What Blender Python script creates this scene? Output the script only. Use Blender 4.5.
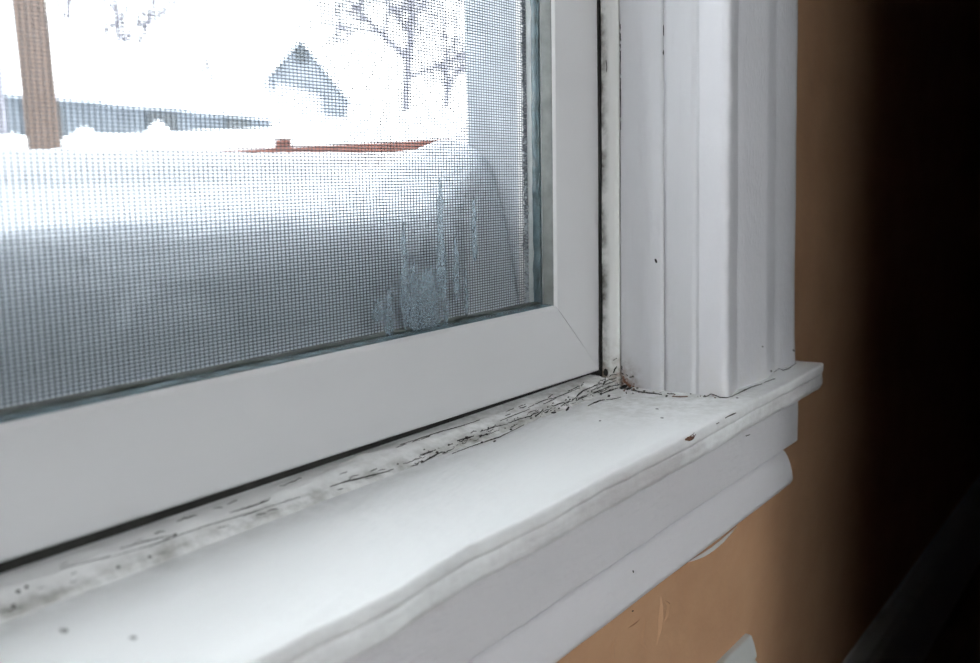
import bpy, bmesh, math, random
from mathutils import Vector, Matrix, noise
from mathutils.bvhtree import BVHTree

random.seed(7)
for o in list(bpy.data.objects):
    bpy.data.objects.remove(o)
SC = bpy.context.scene
COL = SC.collection

# ------------------------------------------------------------------ camera
U = 0.12                      # metres per build unit (camera height above the stool = 1 unit)
ZC = 4.25 * U                 # camera height above the floor
FPX = 1000.0                  # focal length in pixels of the 980 x 663 frame
CX = Vector((715, -165, 1000)).normalized()          # wall direction, in camera axes (right, down, forward)
CD = Vector((165, 6775, 1000)); CD -= CD.dot(CX) * CX; CD.normalize()
CY = CD.cross(CX)
if CY.z < 0: CY = -CY
cam_d = bpy.data.cameras.new('camera')
cam = bpy.data.objects.new('camera', cam_d); COL.objects.link(cam)
right = Vector((CX.x, CY.x, -CD.x)); down = Vector((CX.y, CY.y, -CD.y)); fwd = Vector((CX.z, CY.z, -CD.z))
M = Matrix((right, -down, -fwd)).transposed().to_4x4()
M.translation = Vector((0, 0, ZC))
cam.matrix_world = M
cam_d.sensor_width = 36.0
cam_d.lens = FPX / 980 * 36.0
cam_d.clip_start = 0.01; cam_d.clip_end = 500
cam_d.dof.use_dof = True
cam_d.dof.focus_distance = 0.51
cam_d.dof.aperture_fstop = 10.0
SC.camera = cam

# ------------------------------------------------------------------ sky, lights, exposure
world = bpy.data.worlds.new('overcast_sky'); SC.world = world; world.use_nodes = True
bg = world.node_tree.nodes['Background']
bg.inputs[0].default_value = (0.93, 0.965, 1.0, 1); bg.inputs[1].default_value = 8.6
SC.view_settings.view_transform = 'Standard'
SC.view_settings.look = 'None'
SC.view_settings.exposure = 0.0
SC.view_settings.gamma = 1.0
SC.view_settings.use_curve_mapping = False
# added fill lamps inside two added, unseen room windows: one in the side wall, one in the wall behind the photographer
def fill_lamp(name, loc, rot, sx, sy, energy):
    ld = bpy.data.lights.new(name, 'AREA'); ld.shape = 'RECTANGLE'; ld.size = sx; ld.size_y = sy
    ld.energy = energy; ld.color = (1.0, 0.97, 0.975)
    lo = bpy.data.objects.new(name, ld); COL.objects.link(lo); lo.location = loc; lo.rotation_euler = rot
fill_lamp('side_fill_lamp', (-2.17, -1.75, 1.35), (0, math.radians(-90), 0), 1.15, 1.15, 2.5)
fill_lamp('rear_fill_lamp', (-1.15, -2.57, 1.35), (math.radians(90), 0, 0), 1.75, 1.15, 3.6)

# ------------------------------------------------------------------ helpers
def W(x, y, z):               # build units -> metres
    return Vector((U * x, U * y, ZC + U * z))
def ray(u, v):
    d = Vector((u - 490, v - 331.5, 1000))
    return Vector((d.dot(CX), d.dot(CY), -d.dot(CD)))
def ony(u, v, y):
    r = ray(u, v); return r * (y / r.y)
def onx(u, v, x):
    r = ray(u, v); return r * (x / r.x)
def onz(u, v, z):
    r = ray(u, v); return r * (z / r.z)

def tag(o, label=None, cat=None, group=None, kind=None):
    if label: o['label'] = label
    if cat: o['category'] = cat
    if group: o['group'] = group
    if kind: o['kind'] = kind
    return o
def empty(name, loc=(0, 0, 0)):
    o = bpy.data.objects.new(name, None); COL.objects.link(o); o.location = loc
    o.empty_display_size = 0.05
    return o
def mesh_obj(name, verts, faces, mat, parent=None, smooth=True, sharp=35):
    me = bpy.data.meshes.new(name)
    me.from_pydata([tuple(v) for v in verts], [], faces)
    bm = bmesh.new(); bm.from_mesh(me)
    bmesh.ops.recalc_face_normals(bm, faces=bm.faces[:]); bm.to_mesh(me); bm.free()
    me.materials.append(mat)
    if smooth:
        me.polygons.foreach_set('use_smooth', [True] * len(me.polygons))
        me.set_sharp_from_angle(angle=math.radians(sharp))
    me.update()
    o = bpy.data.objects.new(name, me); COL.objects.link(o)
    if parent:
        o.parent = parent
        o.matrix_parent_inverse = Matrix.Translation(-Vector(parent.location))
    return o
def box_vf(x0, x1, y0, y1, z0, z1, vs, fs):
    b = len(vs)
    for z in (z0, z1):
        for (x, y) in ((x0, y0), (x1, y0), (x1, y1), (x0, y1)): vs.append(Vector((x, y, z)))
    for f in ((0, 3, 2, 1), (4, 5, 6, 7), (0, 1, 5, 4), (1, 2, 6, 5), (2, 3, 7, 6), (3, 0, 4, 7)):
        fs.append(tuple(b + i for i in f))
def boxes(name, bl, mat, parent=None):        # metres
    vs, fs = [], []
    for b in bl: box_vf(*b, vs, fs)
    return mesh_obj(name, vs, fs, mat, parent, smooth=False)
def round_poly(pts, seg=4):
    """pts: (a, b, r) closed polygon; corners with r > 0 are rounded."""
    out = []; n = len(pts)
    for i in range(n):
        p = Vector(pts[i][:2]); r = pts[i][2] if len(pts[i]) > 2 else 0
        if r <= 0: out.append((p.x, p.y)); continue
        a = Vector(pts[i - 1][:2]) - p; b = Vector(pts[(i + 1) % n][:2]) - p
        ra = min(r, a.length * .49); rb = min(r, b.length * .49)
        A = p + a.normalized() * ra; B = p + b.normalized() * rb
        for k in range(seg + 1):
            t = k / seg
            q = A * (1 - t) ** 2 + p * 2 * t * (1 - t) + B * t * t
            out.append((q.x, q.y))
    return out
def sweep(name, prof, axis, stations, mat, parent=None, wob=None, sharp=40):
    """sweep a closed profile (build units) along x (profile = y, z) or z (profile = x, y)."""
    n = len(prof); vs, fs = [], []
    for s in stations:
        for (a, b) in prof:
            p = Vector((s, a, b)) if axis == 'x' else Vector((a, b, s))
            if wob: p = p + Vector(wob(p))
            vs.append(W(*p))
    for i in range(len(stations) - 1):
        for k in range(n):
            a = i * n + k; b = i * n + (k + 1) % n
            fs.append((a, b, b + n, a + n))
    fs.append(tuple(range(n))[::-1]); fs.append(tuple((len(stations) - 1) * n + k for k in range(n)))
    return mesh_obj(name, vs, fs, mat, parent, sharp=sharp)
def lin(a, b, n): return [a + (b - a) * i / n for i in range(n + 1)]
def nz(x, y, z): return noise.noise(Vector((x, y, z)))
def tube(path, r, seg, vs, fs):
    """tapered tube along a polyline (metres); r list."""
    b = len(vs); n = len(path)
    for i, p in enumerate(path):
        d = (path[min(i + 1, n - 1)] - path[max(i - 1, 0)]).normalized()
        a = d.cross(Vector((0.31, 0.2, 0.93)));
        if a.length < 1e-4: a = d.cross(Vector((1, 0, 0)))
        a.normalize(); c = d.cross(a)
        for k in range(seg):
            t = 2 * math.pi * k / seg
            vs.append(p + (a * math.cos(t) + c * math.sin(t)) * r[i])
    for i in range(n - 1):
        for k in range(seg):
            fs.append((b + i * seg + k, b + i * seg + (k + 1) % seg, b + (i + 1) * seg + (k + 1) % seg, b + (i + 1) * seg + k))
    fs.append(tuple(b + k for k in range(seg))[::-1]); fs.append(tuple(b + (n - 1) * seg + k for k in range(seg)))

# ------------------------------------------------------------------ materials
def new_mat(name):
    m = bpy.data.materials.new(name); m.use_nodes = True
    nt = m.node_tree; return m, nt, nt.nodes['Principled BSDF']
def nd(nt, t, **kw):
    n = nt.nodes.new(t)
    for k, v in kw.items():
        if k.startswith('i_'): n.inputs[k[2:]].default_value = v
        else: setattr(n, k, v)
    return n
def simple(name, col, rough=.6, bump=0, scale=40, var=0, metal=0, stretch=None):
    m, nt, p = new_mat(name); L = nt.links
    p.inputs['Base Color'].default_value = (*col, 1); p.inputs['Roughness'].default_value = rough
    p.inputs['Metallic'].default_value = metal
    tc = nd(nt, 'ShaderNodeTexCoord'); src = tc.outputs['Object']
    if stretch:
        mp = nd(nt, 'ShaderNodeMapping'); mp.inputs['Scale'].default_value = stretch
        L.new(src, mp.inputs[0]); src = mp.outputs[0]
    if bump or var:
        t = nd(nt, 'ShaderNodeTexNoise'); t.inputs['Scale'].default_value = scale; t.inputs['Detail'].default_value = 5
        L.new(src, t.inputs['Vector'])
        if bump:
            b = nd(nt, 'ShaderNodeBump'); b.inputs['Strength'].default_value = bump; b.inputs['Distance'].default_value = .002
            L.new(t.outputs[0], b.inputs['Height']); L.new(b.outputs[0], p.inputs['Normal'])
        if var:
            r = nd(nt, 'ShaderNodeValToRGB')
            r.color_ramp.elements[0].position = .3; r.color_ramp.elements[1].position = .7
            r.color_ramp.elements[0].color = (*[c * (1 - var) for c in col], 1)
            r.color_ramp.elements[1].color = (*[min(1, c * (1 + var)) for c in col], 1)
            L.new(t.outputs[0], r.inputs[0]); L.new(r.outputs[0], p.inputs['Base Color'])
    return m

def paint(name, col, dirt_and_shade=(), rough=.42, bump=.25, streak=None, grime=.0):
    """brushed house paint; dirt = list of grime and painted-shade tints (centre in build units, scale xyz, radius, amount, colour, noise scale)"""
    m, nt, p = new_mat(name); L = nt.links
    p.inputs['Roughness'].default_value = rough
    tc = nd(nt, 'ShaderNodeTexCoord'); pos = tc.outputs['Object']
    mp = nd(nt, 'ShaderNodeMapping'); mp.inputs['Scale'].default_value = streak or (1, 1, 1); L.new(pos, mp.inputs[0])
    n1 = nd(nt, 'ShaderNodeTexNoise', i_Scale=420.0, i_Detail=4.0); L.new(mp.outputs[0], n1.inputs['Vector'])
    n2 = nd(nt, 'ShaderNodeTexNoise', i_Scale=55.0, i_Detail=3.0); L.new(pos, n2.inputs['Vector'])
    ad = nd(nt, 'ShaderNodeMath', operation='ADD'); L.new(n1.outputs[0], ad.inputs[0]); L.new(n2.outputs[0], ad.inputs[1])
    b = nd(nt, 'ShaderNodeBump', i_Strength=bump, i_Distance=.0012); L.new(ad.outputs[0], b.inputs['Height']); L.new(b.outputs[0], p.inputs['Normal'])
    # faint tonal variation
    n3 = nd(nt, 'ShaderNodeTexNoise', i_Scale=14.0, i_Detail=6.0); L.new(mp.outputs[0], n3.inputs['Vector'])
    r = nd(nt, 'ShaderNodeValToRGB'); r.color_ramp.elements[0].position = .3; r.color_ramp.elements[1].position = .65
    r.color_ramp.elements[0].color = (*[c * (.93 - grime) for c in col], 1); r.color_ramp.elements[1].color = (*col, 1)
    L.new(n3.outputs[0], r.inputs[0]); cur = r.outputs[0]
    for (c, sc, rad, amt, dc, ns) in dirt_and_shade:
        wc = W(*c)
        m2 = nd(nt, 'ShaderNodeMapping')
        m2.inputs['Scale'].default_value = sc
        m2.inputs['Location'].default_value = [-wc[i] * sc[i] for i in range(3)]
        L.new(pos, m2.inputs[0])
        ln = nd(nt, 'ShaderNodeVectorMath', operation='LENGTH'); L.new(m2.outputs[0], ln.inputs[0])
        mr = nd(nt, 'ShaderNodeMapRange'); mr.inputs['From Min'].default_value = rad * U; mr.inputs['From Max'].default_value = 0
        L.new(ln.outputs['Value'], mr.inputs['Value'])
        n4 = nd(nt, 'ShaderNodeTexNoise', i_Scale=ns, i_Detail=8.0, i_Roughness=.65); L.new(pos, n4.inputs['Vector'])
        mr2 = nd(nt, 'ShaderNodeMapRange'); mr2.inputs['From Min'].default_value = .38; mr2.inputs['From Max'].default_value = .68
        L.new(n4.outputs[0], mr2.inputs['Value'])
        mu = nd(nt, 'ShaderNodeMath', operation='MULTIPLY'); L.new(mr.outputs[0], mu.inputs[0]); L.new(mr2.outputs[0], mu.inputs[1])
        mu2 = nd(nt, 'ShaderNodeMath', operation='MULTIPLY', use_clamp=True); mu2.inputs[1].default_value = amt; L.new(mu.outputs[0], mu2.inputs[0])
        mx = nd(nt, 'ShaderNodeMix', data_type='RGBA'); L.new(mu2.outputs[0], mx.inputs[0])
        L.new(cur, mx.inputs[6]); mx.inputs[7].default_value = (*dc, 1); cur = mx.outputs[2]
    L.new(cur, p.inputs['Base Color'])
    return m

CORNER = (4.3, 2.3, -1.0)
BROWN = (.16, .10, .065); GREY = (.20, .20, .175)
M_stool = paint('stool paint', (.90, .905, .91), [((1, 1.60, -1.078), (0, 1, 1), .10, 1.6, (.60, .575, .58), 9), ((4.25, 2.15, -1), (1, 1, 1), .8, .9, (.42, .41, .37), 160), ((1, 2.27, -1), (.0, 1, 1), .13, .5, (.38, .38, .35), 70)], rough=.38, bump=.45, streak=(.25, 1, 1))  # first tint paints shade onto the nose front
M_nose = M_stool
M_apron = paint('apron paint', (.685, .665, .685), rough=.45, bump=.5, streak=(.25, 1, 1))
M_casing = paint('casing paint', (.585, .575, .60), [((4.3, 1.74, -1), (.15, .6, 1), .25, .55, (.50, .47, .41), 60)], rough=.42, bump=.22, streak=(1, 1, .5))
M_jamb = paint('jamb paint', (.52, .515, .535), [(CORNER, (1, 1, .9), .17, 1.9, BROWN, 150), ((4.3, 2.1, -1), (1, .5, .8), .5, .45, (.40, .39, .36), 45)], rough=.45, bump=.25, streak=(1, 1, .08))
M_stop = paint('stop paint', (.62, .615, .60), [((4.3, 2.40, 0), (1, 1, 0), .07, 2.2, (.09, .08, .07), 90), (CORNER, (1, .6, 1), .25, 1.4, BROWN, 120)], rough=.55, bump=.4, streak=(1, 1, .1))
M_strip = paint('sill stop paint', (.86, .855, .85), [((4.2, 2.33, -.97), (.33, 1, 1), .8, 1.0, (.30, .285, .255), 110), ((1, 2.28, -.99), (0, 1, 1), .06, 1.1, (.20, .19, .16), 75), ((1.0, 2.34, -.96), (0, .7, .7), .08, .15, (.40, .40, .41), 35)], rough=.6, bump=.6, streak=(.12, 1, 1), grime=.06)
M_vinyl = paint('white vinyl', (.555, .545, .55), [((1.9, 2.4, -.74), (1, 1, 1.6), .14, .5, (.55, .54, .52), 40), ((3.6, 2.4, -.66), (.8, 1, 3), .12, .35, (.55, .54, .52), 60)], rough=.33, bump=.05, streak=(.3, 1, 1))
M_gap = simple('gap dirt', (.016, .015, .013), .9, var=.5, scale=200)
M_crack = simple('crack dark', (.012, .010, .008), .9)
M_brownchip = simple('bare wood chip', (.13, .055, .028), .7, var=.3, scale=300)
M_speck = simple('mildew speck', (.045, .04, .033), .9, var=.4, scale=500)
M_greyspeck = simple('grey scuff', (.33, .33, .33), .8)
M_teal = simple('glazing sealant', (.07, .105, .12), .25, bump=.8, scale=120, var=.45)
M_gasket = simple('weathered gasket', (.045, .052, .045), .5, bump=.4, scale=150, var=.5)
M_bead = simple('grey green glazing bead', (.17, .178, .172), .4, bump=.3, scale=150, var=.2)
M_frostclump = simple('grey frost', (.30, .325, .35), .8, var=.3, scale=400)
M_alu = simple('screen frame grey', (.46, .47, .475), .4, bump=.4, scale=160, var=.12)
M_fuzz = simple('pile weatherstrip', (.14, .155, .18), .9, var=.5, scale=600)
M_wire = simple('screen wire', (.022, .027, .036), .5)
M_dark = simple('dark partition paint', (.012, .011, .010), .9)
M_roomwall = simple('room wall paint', (.32, .30, .285), .8, bump=.1, scale=60)
M_ceil = simple('ceiling paint', (.42, .415, .41), .9)
M_floor = simple('dark floorboards', (.11, .075, .05), .5, bump=.2, scale=30, var=.3, stretch=(.2, 3, 1))
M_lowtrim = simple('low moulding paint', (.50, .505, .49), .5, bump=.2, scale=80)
M_base = simple('baseboard paint', (.60, .60, .59), .5, bump=.1, scale=80)
M_post = simple('porch post wood', (.118, .09, .077), .8, bump=.4, scale=25, var=.22, stretch=(1, 1, .06))
M_rail = simple('red cedar rail', (.11, .042, .032), .8, bump=.4, scale=30, var=.3, stretch=(.3, 1, 1))
M_bark = simple('frosted winter bark', (.17, .165, .19), .9, var=.3, scale=20)
M_siding = simple('blue grey siding', (.125, .14, .16), .8, var=.12, scale=3)
M_gable = simple('grey gable shingle', (.17, .185, .21), .8, var=.15, scale=2)
M_brick = simple('red house wall', (.25, .07, .06), .8, var=.2, scale=4)
M_ext = simple('exterior trim paint', (.38, .41, .45), .6, bump=.4, scale=50, var=.15)
M_glassdark = simple('far window glass', (.04, .05, .06), .1)

def wall_mat():
    m, nt, p = new_mat('tan wall paint'); L = nt.links
    p.inputs['Roughness'].default_value = .55
    tc = nd(nt, 'ShaderNodeTexCoord')
    n = nd(nt, 'ShaderNodeTexNoise', i_Scale=120.0, i_Detail=6.0); L.new(tc.outputs['Object'], n.inputs['Vector'])
    n2 = nd(nt, 'ShaderNodeTexNoise', i_Scale=28.0, i_Detail=3.0); L.new(tc.outputs['Object'], n2.inputs['Vector'])
    a = nd(nt, 'ShaderNodeMath', operation='MULTIPLY_ADD'); L.new(n2.outputs[0], a.inputs[0]); a.inputs[1].default_value = 1.5; L.new(n.outputs[0], a.inputs[2])
    b = nd(nt, 'ShaderNodeBump', i_Strength=.35, i_Distance=.0015); L.new(a.outputs[0], b.inputs['Height']); L.new(b.outputs[0], p.inputs['Normal'])
    r = nd(nt, 'ShaderNodeValToRGB'); L.new(n2.outputs[0], r.inputs[0])
    r.color_ramp.elements[0].position = .3; r.color_ramp.elements[1].position = .7
    r.color_ramp.elements[0].color = (.50, .285, .165, 1); r.color_ramp.elements[1].color = (.55, .325, .19, 1)
    L.new(r.outputs[0], p.inputs['Base Color'])
    return m
M_wall = wall_mat()

def snow_mat(name, sss=True):
    m, nt, p = new_mat(name); L = nt.links
    p.inputs['Base Color'].default_value = (.90, .93, .97, 1); p.inputs['Roughness'].default_value = .7
    if sss:
        p.inputs['Subsurface Weight'].default_value = 1.0
        p.inputs['Subsurface Radius'].default_value = (.8, .95, 1.0)
        p.inputs['Subsurface Scale'].default_value = .02
        p.subsurface_method = 'RANDOM_WALK'
    tc = nd(nt, 'ShaderNodeTexCoord')
    n = nd(nt, 'ShaderNodeTexNoise', i_Scale=90.0, i_Detail=6.0); L.new(tc.outputs['Object'], n.inputs['Vector'])
    b = nd(nt, 'ShaderNodeBump', i_Strength=.4, i_Distance=.004); L.new(n.outputs[0], b.inputs['Height']); L.new(b.outputs[0], p.inputs['Normal'])
    return m
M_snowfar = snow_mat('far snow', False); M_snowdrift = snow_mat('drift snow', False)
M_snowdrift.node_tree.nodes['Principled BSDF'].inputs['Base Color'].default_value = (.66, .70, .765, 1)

def glass_mat():
    m, nt, p = new_mat('window glass'); L = nt.links
    nt.nodes.remove(p); out = nt.nodes['Material Output']
    t = nd(nt, 'ShaderNodeBsdfTransparent'); t.inputs[0].default_value = (.965, .98, .975, 1)
    g = nd(nt, 'ShaderNodeBsdfGlossy'); g.inputs['Roughness'].default_value = .02
    lw = nd(nt, 'ShaderNodeLayerWeight'); lw.inputs[0].default_value = .5
    pw = nd(nt, 'ShaderNodeMath', operation='POWER'); pw.inputs[1].default_value = 5.0; L.new(lw.outputs['Facing'], pw.inputs[0])
    f = nd(nt, 'ShaderNodeMath', operation='MULTIPLY_ADD'); f.inputs[1].default_value = .9; f.inputs[2].default_value = .03; L.new(pw.outputs[0], f.inputs[0])
    mx = nd(nt, 'ShaderNodeMixShader'); L.new(f.outputs[0], mx.inputs[0]); L.new(t.outputs[0], mx.inputs[1]); L.new(g.outputs[0], mx.inputs[2])
    L.new(mx.outputs[0], out.inputs[0]); return m
M_glass = glass_mat()
def film_mat(name, col, op):
    m, nt, p = new_mat(name); L = nt.links
    nt.nodes.remove(p); out = nt.nodes['Material Output']
    t = nd(nt, 'ShaderNodeBsdfTransparent')
    d = nd(nt, 'ShaderNodeBsdfDiffuse'); d.inputs[0].default_value = (*col, 1)
    tr = nd(nt, 'ShaderNodeBsdfTranslucent'); tr.inputs[0].default_value = (*col, 1)
    m1 = nd(nt, 'ShaderNodeMixShader'); m1.inputs[0].default_value = .5; L.new(d.outputs[0], m1.inputs[1]); L.new(tr.outputs[0], m1.inputs[2])
    tc = nd(nt, 'ShaderNodeTexCoord'); n = nd(nt, 'ShaderNodeTexNoise', i_Scale=900.0, i_Detail=3.0); L.new(tc.outputs['Object'], n.inputs['Vector'])
    mr = nd(nt, 'ShaderNodeMapRange'); mr.inputs['From Min'].default_value = .35; mr.inputs['From Max'].default_value = .6
    mr.inputs['To Min'].default_value = op * .55; mr.inputs['To Max'].default_value = op; L.new(n.outputs[0], mr.inputs['Value'])
    mx = nd(nt, 'ShaderNodeMixShader'); L.new(mr.outputs[0], mx.inputs[0]); L.new(t.outputs[0], mx.inputs[1]); L.new(m1.outputs[0], mx.inputs[2])
    L.new(mx.outputs[0], out.inputs[0]); return m
M_frost = film_mat('condensation film', (.31, .375, .42), .55)

# ------------------------------------------------------------------ the room shell (metres)
YW = 1.83 * U                 # face of the window wall
YO = 2.90 * U                 # outside face of the window wall
XL, XR = -6.0, 4.36           # window opening in the wall, build units
ZT = 14.0                     # its top
ZB = -1.165                   # underside of the stool
H = 2.45
ox0, ox1 = XL * U, XR * U; oz0, oz1 = ZC + ZB * U, ZC + ZT * U
wall = boxes('wall_window', [(-2.3, ox0, YW, YO, -.6, H), (ox1, 2.5, YW, YO, -.6, H), (ox0, ox1, YW, YO, -.6, oz0), (ox0, ox1, YW, YO, oz1, H)], M_wall)
tag(wall, 'tan painted plaster wall around and below the white window trim', 'wall', kind='structure')
tag(boxes('floor', [(-2.3, 2.5, -2.7, YW, -.1, 0)], M_floor), 'dark floor at the foot of the wall', 'floor', kind='structure')
tag(boxes('ceiling', [(-2.3, 2.5, -2.7, YO, H, H + .3)], M_ceil), 'plain ceiling of the room', 'ceiling', kind='structure')
tag(boxes('wall_back', [(-2.3, -2.1, -2.7, -2.6, 0, H), (-.2, 2.5, -2.7, -2.6, 0, H), (-2.1, -.2, -2.7, -2.6, 0, .7), (-2.1, -.2, -2.7, -2.6, 2.0, H)], M_roomwall), 'tan wall behind the photographer', 'wall', kind='structure')
tag(boxes('wall_left', [(-2.3, -2.2, -2.6, -2.4, 0, H), (-2.3, -2.2, -1.1, YW, 0, H), (-2.3, -2.2, -2.4, -1.1, 0, .7), (-2.3, -2.2, -2.4, -1.1, 2.0, H)], M_roomwall), 'tan side wall with the added second window', 'wall', kind='structure')
tag(boxes('wall_end', [(2.4, 2.5, -2.6, YW, 0, H)], M_dark), 'dark end wall behind the added partition', 'wall', kind='structure')  # closes the dark space behind the added partition
tag(boxes('shade_partition', [(.545, .66, -2.6, .078, 0, H)], M_dark), 'unseen dark partition added to shade the wall at right', 'wall', kind='structure')  # added out of view to block fill light from the right-hand wall
w2 = empty('added_window_2', (-2.25, -1.75, .7)); tag(w2, 'unseen second window added in the side wall for fill light', 'window', kind='structure')  # added out of view, lets fill light in from the left
boxes('frame', [(-2.27, -2.21, -2.4, -2.35, .7, 2.0), (-2.27, -2.21, -1.15, -1.1, .7, 2.0), (-2.27, -2.21, -2.35, -1.15, .7, .75), (-2.27, -2.21, -2.35, -1.15, 1.95, 2.0), (-2.26, -2.22, -2.35, -1.15, 1.33, 1.37)], M_vinyl, w2)
boxes('pane', [(-2.245, -2.24, -2.35, -1.15, .75, 1.95)], M_glass, w2)

w3 = empty('added_window_3', (-1.15, -2.65, .7)); tag(w3, 'unseen window added behind the camera for fill light', 'window', kind='structure')  # added out of view, lets fill light in from behind
boxes('frame', [(-2.1, -2.05, -2.67, -2.61, .7, 2.0), (-.25, -.2, -2.67, -2.61, .7, 2.0), (-2.05, -.25, -2.67, -2.61, .7, .75), (-2.05, -.25, -2.67, -2.61, 1.95, 2.0), (-2.05, -.25, -2.66, -2.62, 1.33, 1.37)], M_vinyl, w3)
boxes('pane', [(-2.05, -.25, -2.645, -2.64, .75, 1.95)], M_glass, w3)

# baseboard and the lower wall moulding
bp = round_poly([(1.83, -3.335), (1.805, -3.335, .01), (1.79, -3.40, .02), (1.76, -3.46, .02), (1.765, -3.50, .01), (1.745, -3.56, .02), (1.745, -4.25), (1.83, -4.25)])
b = sweep('baseboard_back', bp, 'x', [-18, 20], M_base); tag(b, 'tall white baseboard in deep shadow at the foot of the wall', 'baseboard', kind='structure')
lp = round_poly([(1.83, -2.385), (1.80, -2.385, .01), (1.785, -2.42, .02), (1.765, -2.50, .02), (1.778, -2.515, .006), (1.755, -2.54, .02), (1.745, -2.70, .03), (1.745, -2.82, .01), (1.83, -2.84)])
t = sweep('trim_4', lp, 'x', lin(-3, 4.84, 24), M_lowtrim, wob=lambda p: (0, .004 * nz(p.x * 3, 1, p.z * 6), .006 * nz(p.x * 2, 5, 2)))
tag(t, 'short end of white moulding low on the tan wall, below the apron', 'moulding', kind='structure')

# ------------------------------------------------------------------ stool (inside sill board), apron
def stool_wob(p):
    f = max(0, 1 - abs(p.y - 1.60) / .12)
    dy = f * (.010 * nz(p.x * 1.3, p.z * 4, 3) + .006 * nz(p.x * 5, p.z * 9, 8) + .003 * nz(p.x * 17, p.z * 20, 1))
    dz = f * (.006 * nz(p.x * 1.7, 9, 4) + .004 * nz(p.x * 7, p.z * 6, 11)) + .0025 * nz(p.x * 2, p.y * 4, 0)
    # the old board bulges where the paint is thick
    dy += f * (.014 * math.exp(-((p.x - 2.15) / .22) ** 2) - .010 * math.exp(-((p.x - 2.55) / .16) ** 2) - .014 * math.exp(-((p.x - 1.75) / .18) ** 2))
    y = p.y + dy
    if p.x > 4.301 or p.x < XL - .001: y = min(y, 1.828)
    if p.x > 5.30: y += max(0, (1.72 - p.y)) * (p.x - 5.30) * 1.8       # eased corner of the horn
    return (0, y - p.y, dz)
sp = round_poly([(2.45, -1.165), (2.45, -1.0), (2.24, -1.0), (2.0, -1.0), (1.83, -1.0), (1.70, -1.0), (1.65, -1.0), (1.600, -1.001, .012), (1.599, -1.044, .008), (1.611, -1.054, .006), (1.606, -1.064, .008), (1.604, -1.115, .02), (1.628, -1.142, .02), (1.83, -1.165)])
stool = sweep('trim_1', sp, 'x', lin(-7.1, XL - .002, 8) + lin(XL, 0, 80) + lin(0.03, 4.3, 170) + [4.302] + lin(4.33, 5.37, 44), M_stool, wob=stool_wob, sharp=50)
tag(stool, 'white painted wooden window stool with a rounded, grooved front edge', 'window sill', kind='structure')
ap = round_poly([(1.83, -1.163), (1.733, -1.163), (1.733, -1.30), (1.733, -1.438, .008), (1.775, -1.440), (1.83, -1.440)])
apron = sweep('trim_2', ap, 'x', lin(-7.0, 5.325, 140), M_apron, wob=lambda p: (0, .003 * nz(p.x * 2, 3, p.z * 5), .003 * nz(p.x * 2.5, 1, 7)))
tag(apron, 'flat white apron board directly under the window stool', 'apron board', kind='structure')
mp_ = round_poly([(1.83, -1.452), (1.795, -1.452), (1.785, -1.468, .006), (1.766, -1.480, .015), (1.742, -1.52, .04), (1.724, -1.585, .03), (1.718, -1.632, .012), (1.738, -1.662, .012), (1.83, -1.664)], seg=5)
mould = sweep('trim_3', mp_, 'x', lin(-6.95, 5.225, 150), M_apron, wob=lambda p: (0, .003 * nz(p.x * 2, 13, p.z * 4), .0035 * nz(p.x * 2.2, 21, 7) + .002 * nz(p.x * 9, 21, 7)))
tag(mould, 'lower curved apron moulding with a flaring bottom edge', 'moulding', kind='structure')

# ------------------------------------------------------------------ casing and jamb (verticals; the old frame leans a little)
ZSH = -.03
def lean(k): return lambda p: (k * (p.z + 1), 0, 0)
def cas_wob(p):
    f = max(0, 1 - math.hypot(p.x - 4.32, p.y - 1.75) / .12)
    e = .004 * nz(p.x * 5, p.y * 5, p.z * 2.5) + f * (.007 * nz(p.x * 4, 3, p.z * 6) + .004 * nz(1, p.y * 20, p.z * 19))
    lo = math.exp(-((p.z + 1) / .12) ** 2)
    return (ZSH * (p.z + 1) * (1 if p.x > 4.5 else .35) + f * .6 * e, e - lo * .006 * (p.y < 1.8), (.008 * nz(p.x * 6, p.y * 6, 2) - .004) * (p.z < -.99))
cp = round_poly([(4.300, 1.868), (4.300, 1.83), (4.288, 1.724, .055), (4.36, 1.732, .03), (4.50, 1.763, .02), (4.57, 1.756, .03), (4.84, 1.738, .03), (5.03, 1.768, .02), (5.08, 1.760, .02), (5.25, 1.739, .03), (5.302, 1.752, .02), (5.302, 1.829), (4.36, 1.829), (4.36, 1.868)], seg=5)
zst = lin(-1.0, 1.3, 110) + lin(1.5, ZT + .9, 12)
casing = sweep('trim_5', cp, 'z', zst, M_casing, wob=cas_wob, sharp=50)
tag(casing, 'fluted white window casing standing on the stool', 'window casing', kind='structure')
def jw(k, amp=.003):
    return lambda p: (k * (p.z + 1) + amp * nz(1, p.y * 6, p.z * 3) + amp * .6 * nz(4, p.y * 25, p.z * 5), 0, 0)
jb = round_poly([(4.36, 1.869), (4.305, 1.869), (4.308, 1.885, .005), (4.300, 1.905, .006), (4.300, 2.03, .006), (4.307, 2.044), (4.36, 2.044)])
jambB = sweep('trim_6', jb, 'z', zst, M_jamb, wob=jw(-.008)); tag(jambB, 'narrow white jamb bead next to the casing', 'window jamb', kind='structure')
ja = round_poly([(4.36, 2.045), (4.306, 2.047, .004), (4.297, 2.06, .008), (4.290, 2.12, .05), (4.302, 2.20, .05), (4.302, 2.276, .004), (4.36, 2.278)])
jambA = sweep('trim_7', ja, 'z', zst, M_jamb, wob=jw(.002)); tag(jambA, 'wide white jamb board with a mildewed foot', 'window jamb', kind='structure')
js = round_poly([(4.36, 2.284), (4.300, 2.284, .008), (4.293, 2.32, .02), (4.297, 2.380, .010), (4.33, 2.386), (4.36, 2.386)])
jambS = sweep('trim_8', js, 'z', zst, M_stop, wob=jw(.007, .005)); tag(jambS, 'thin white stop strip beside the dirty gap at the sash', 'window stop', kind='structure')
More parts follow.
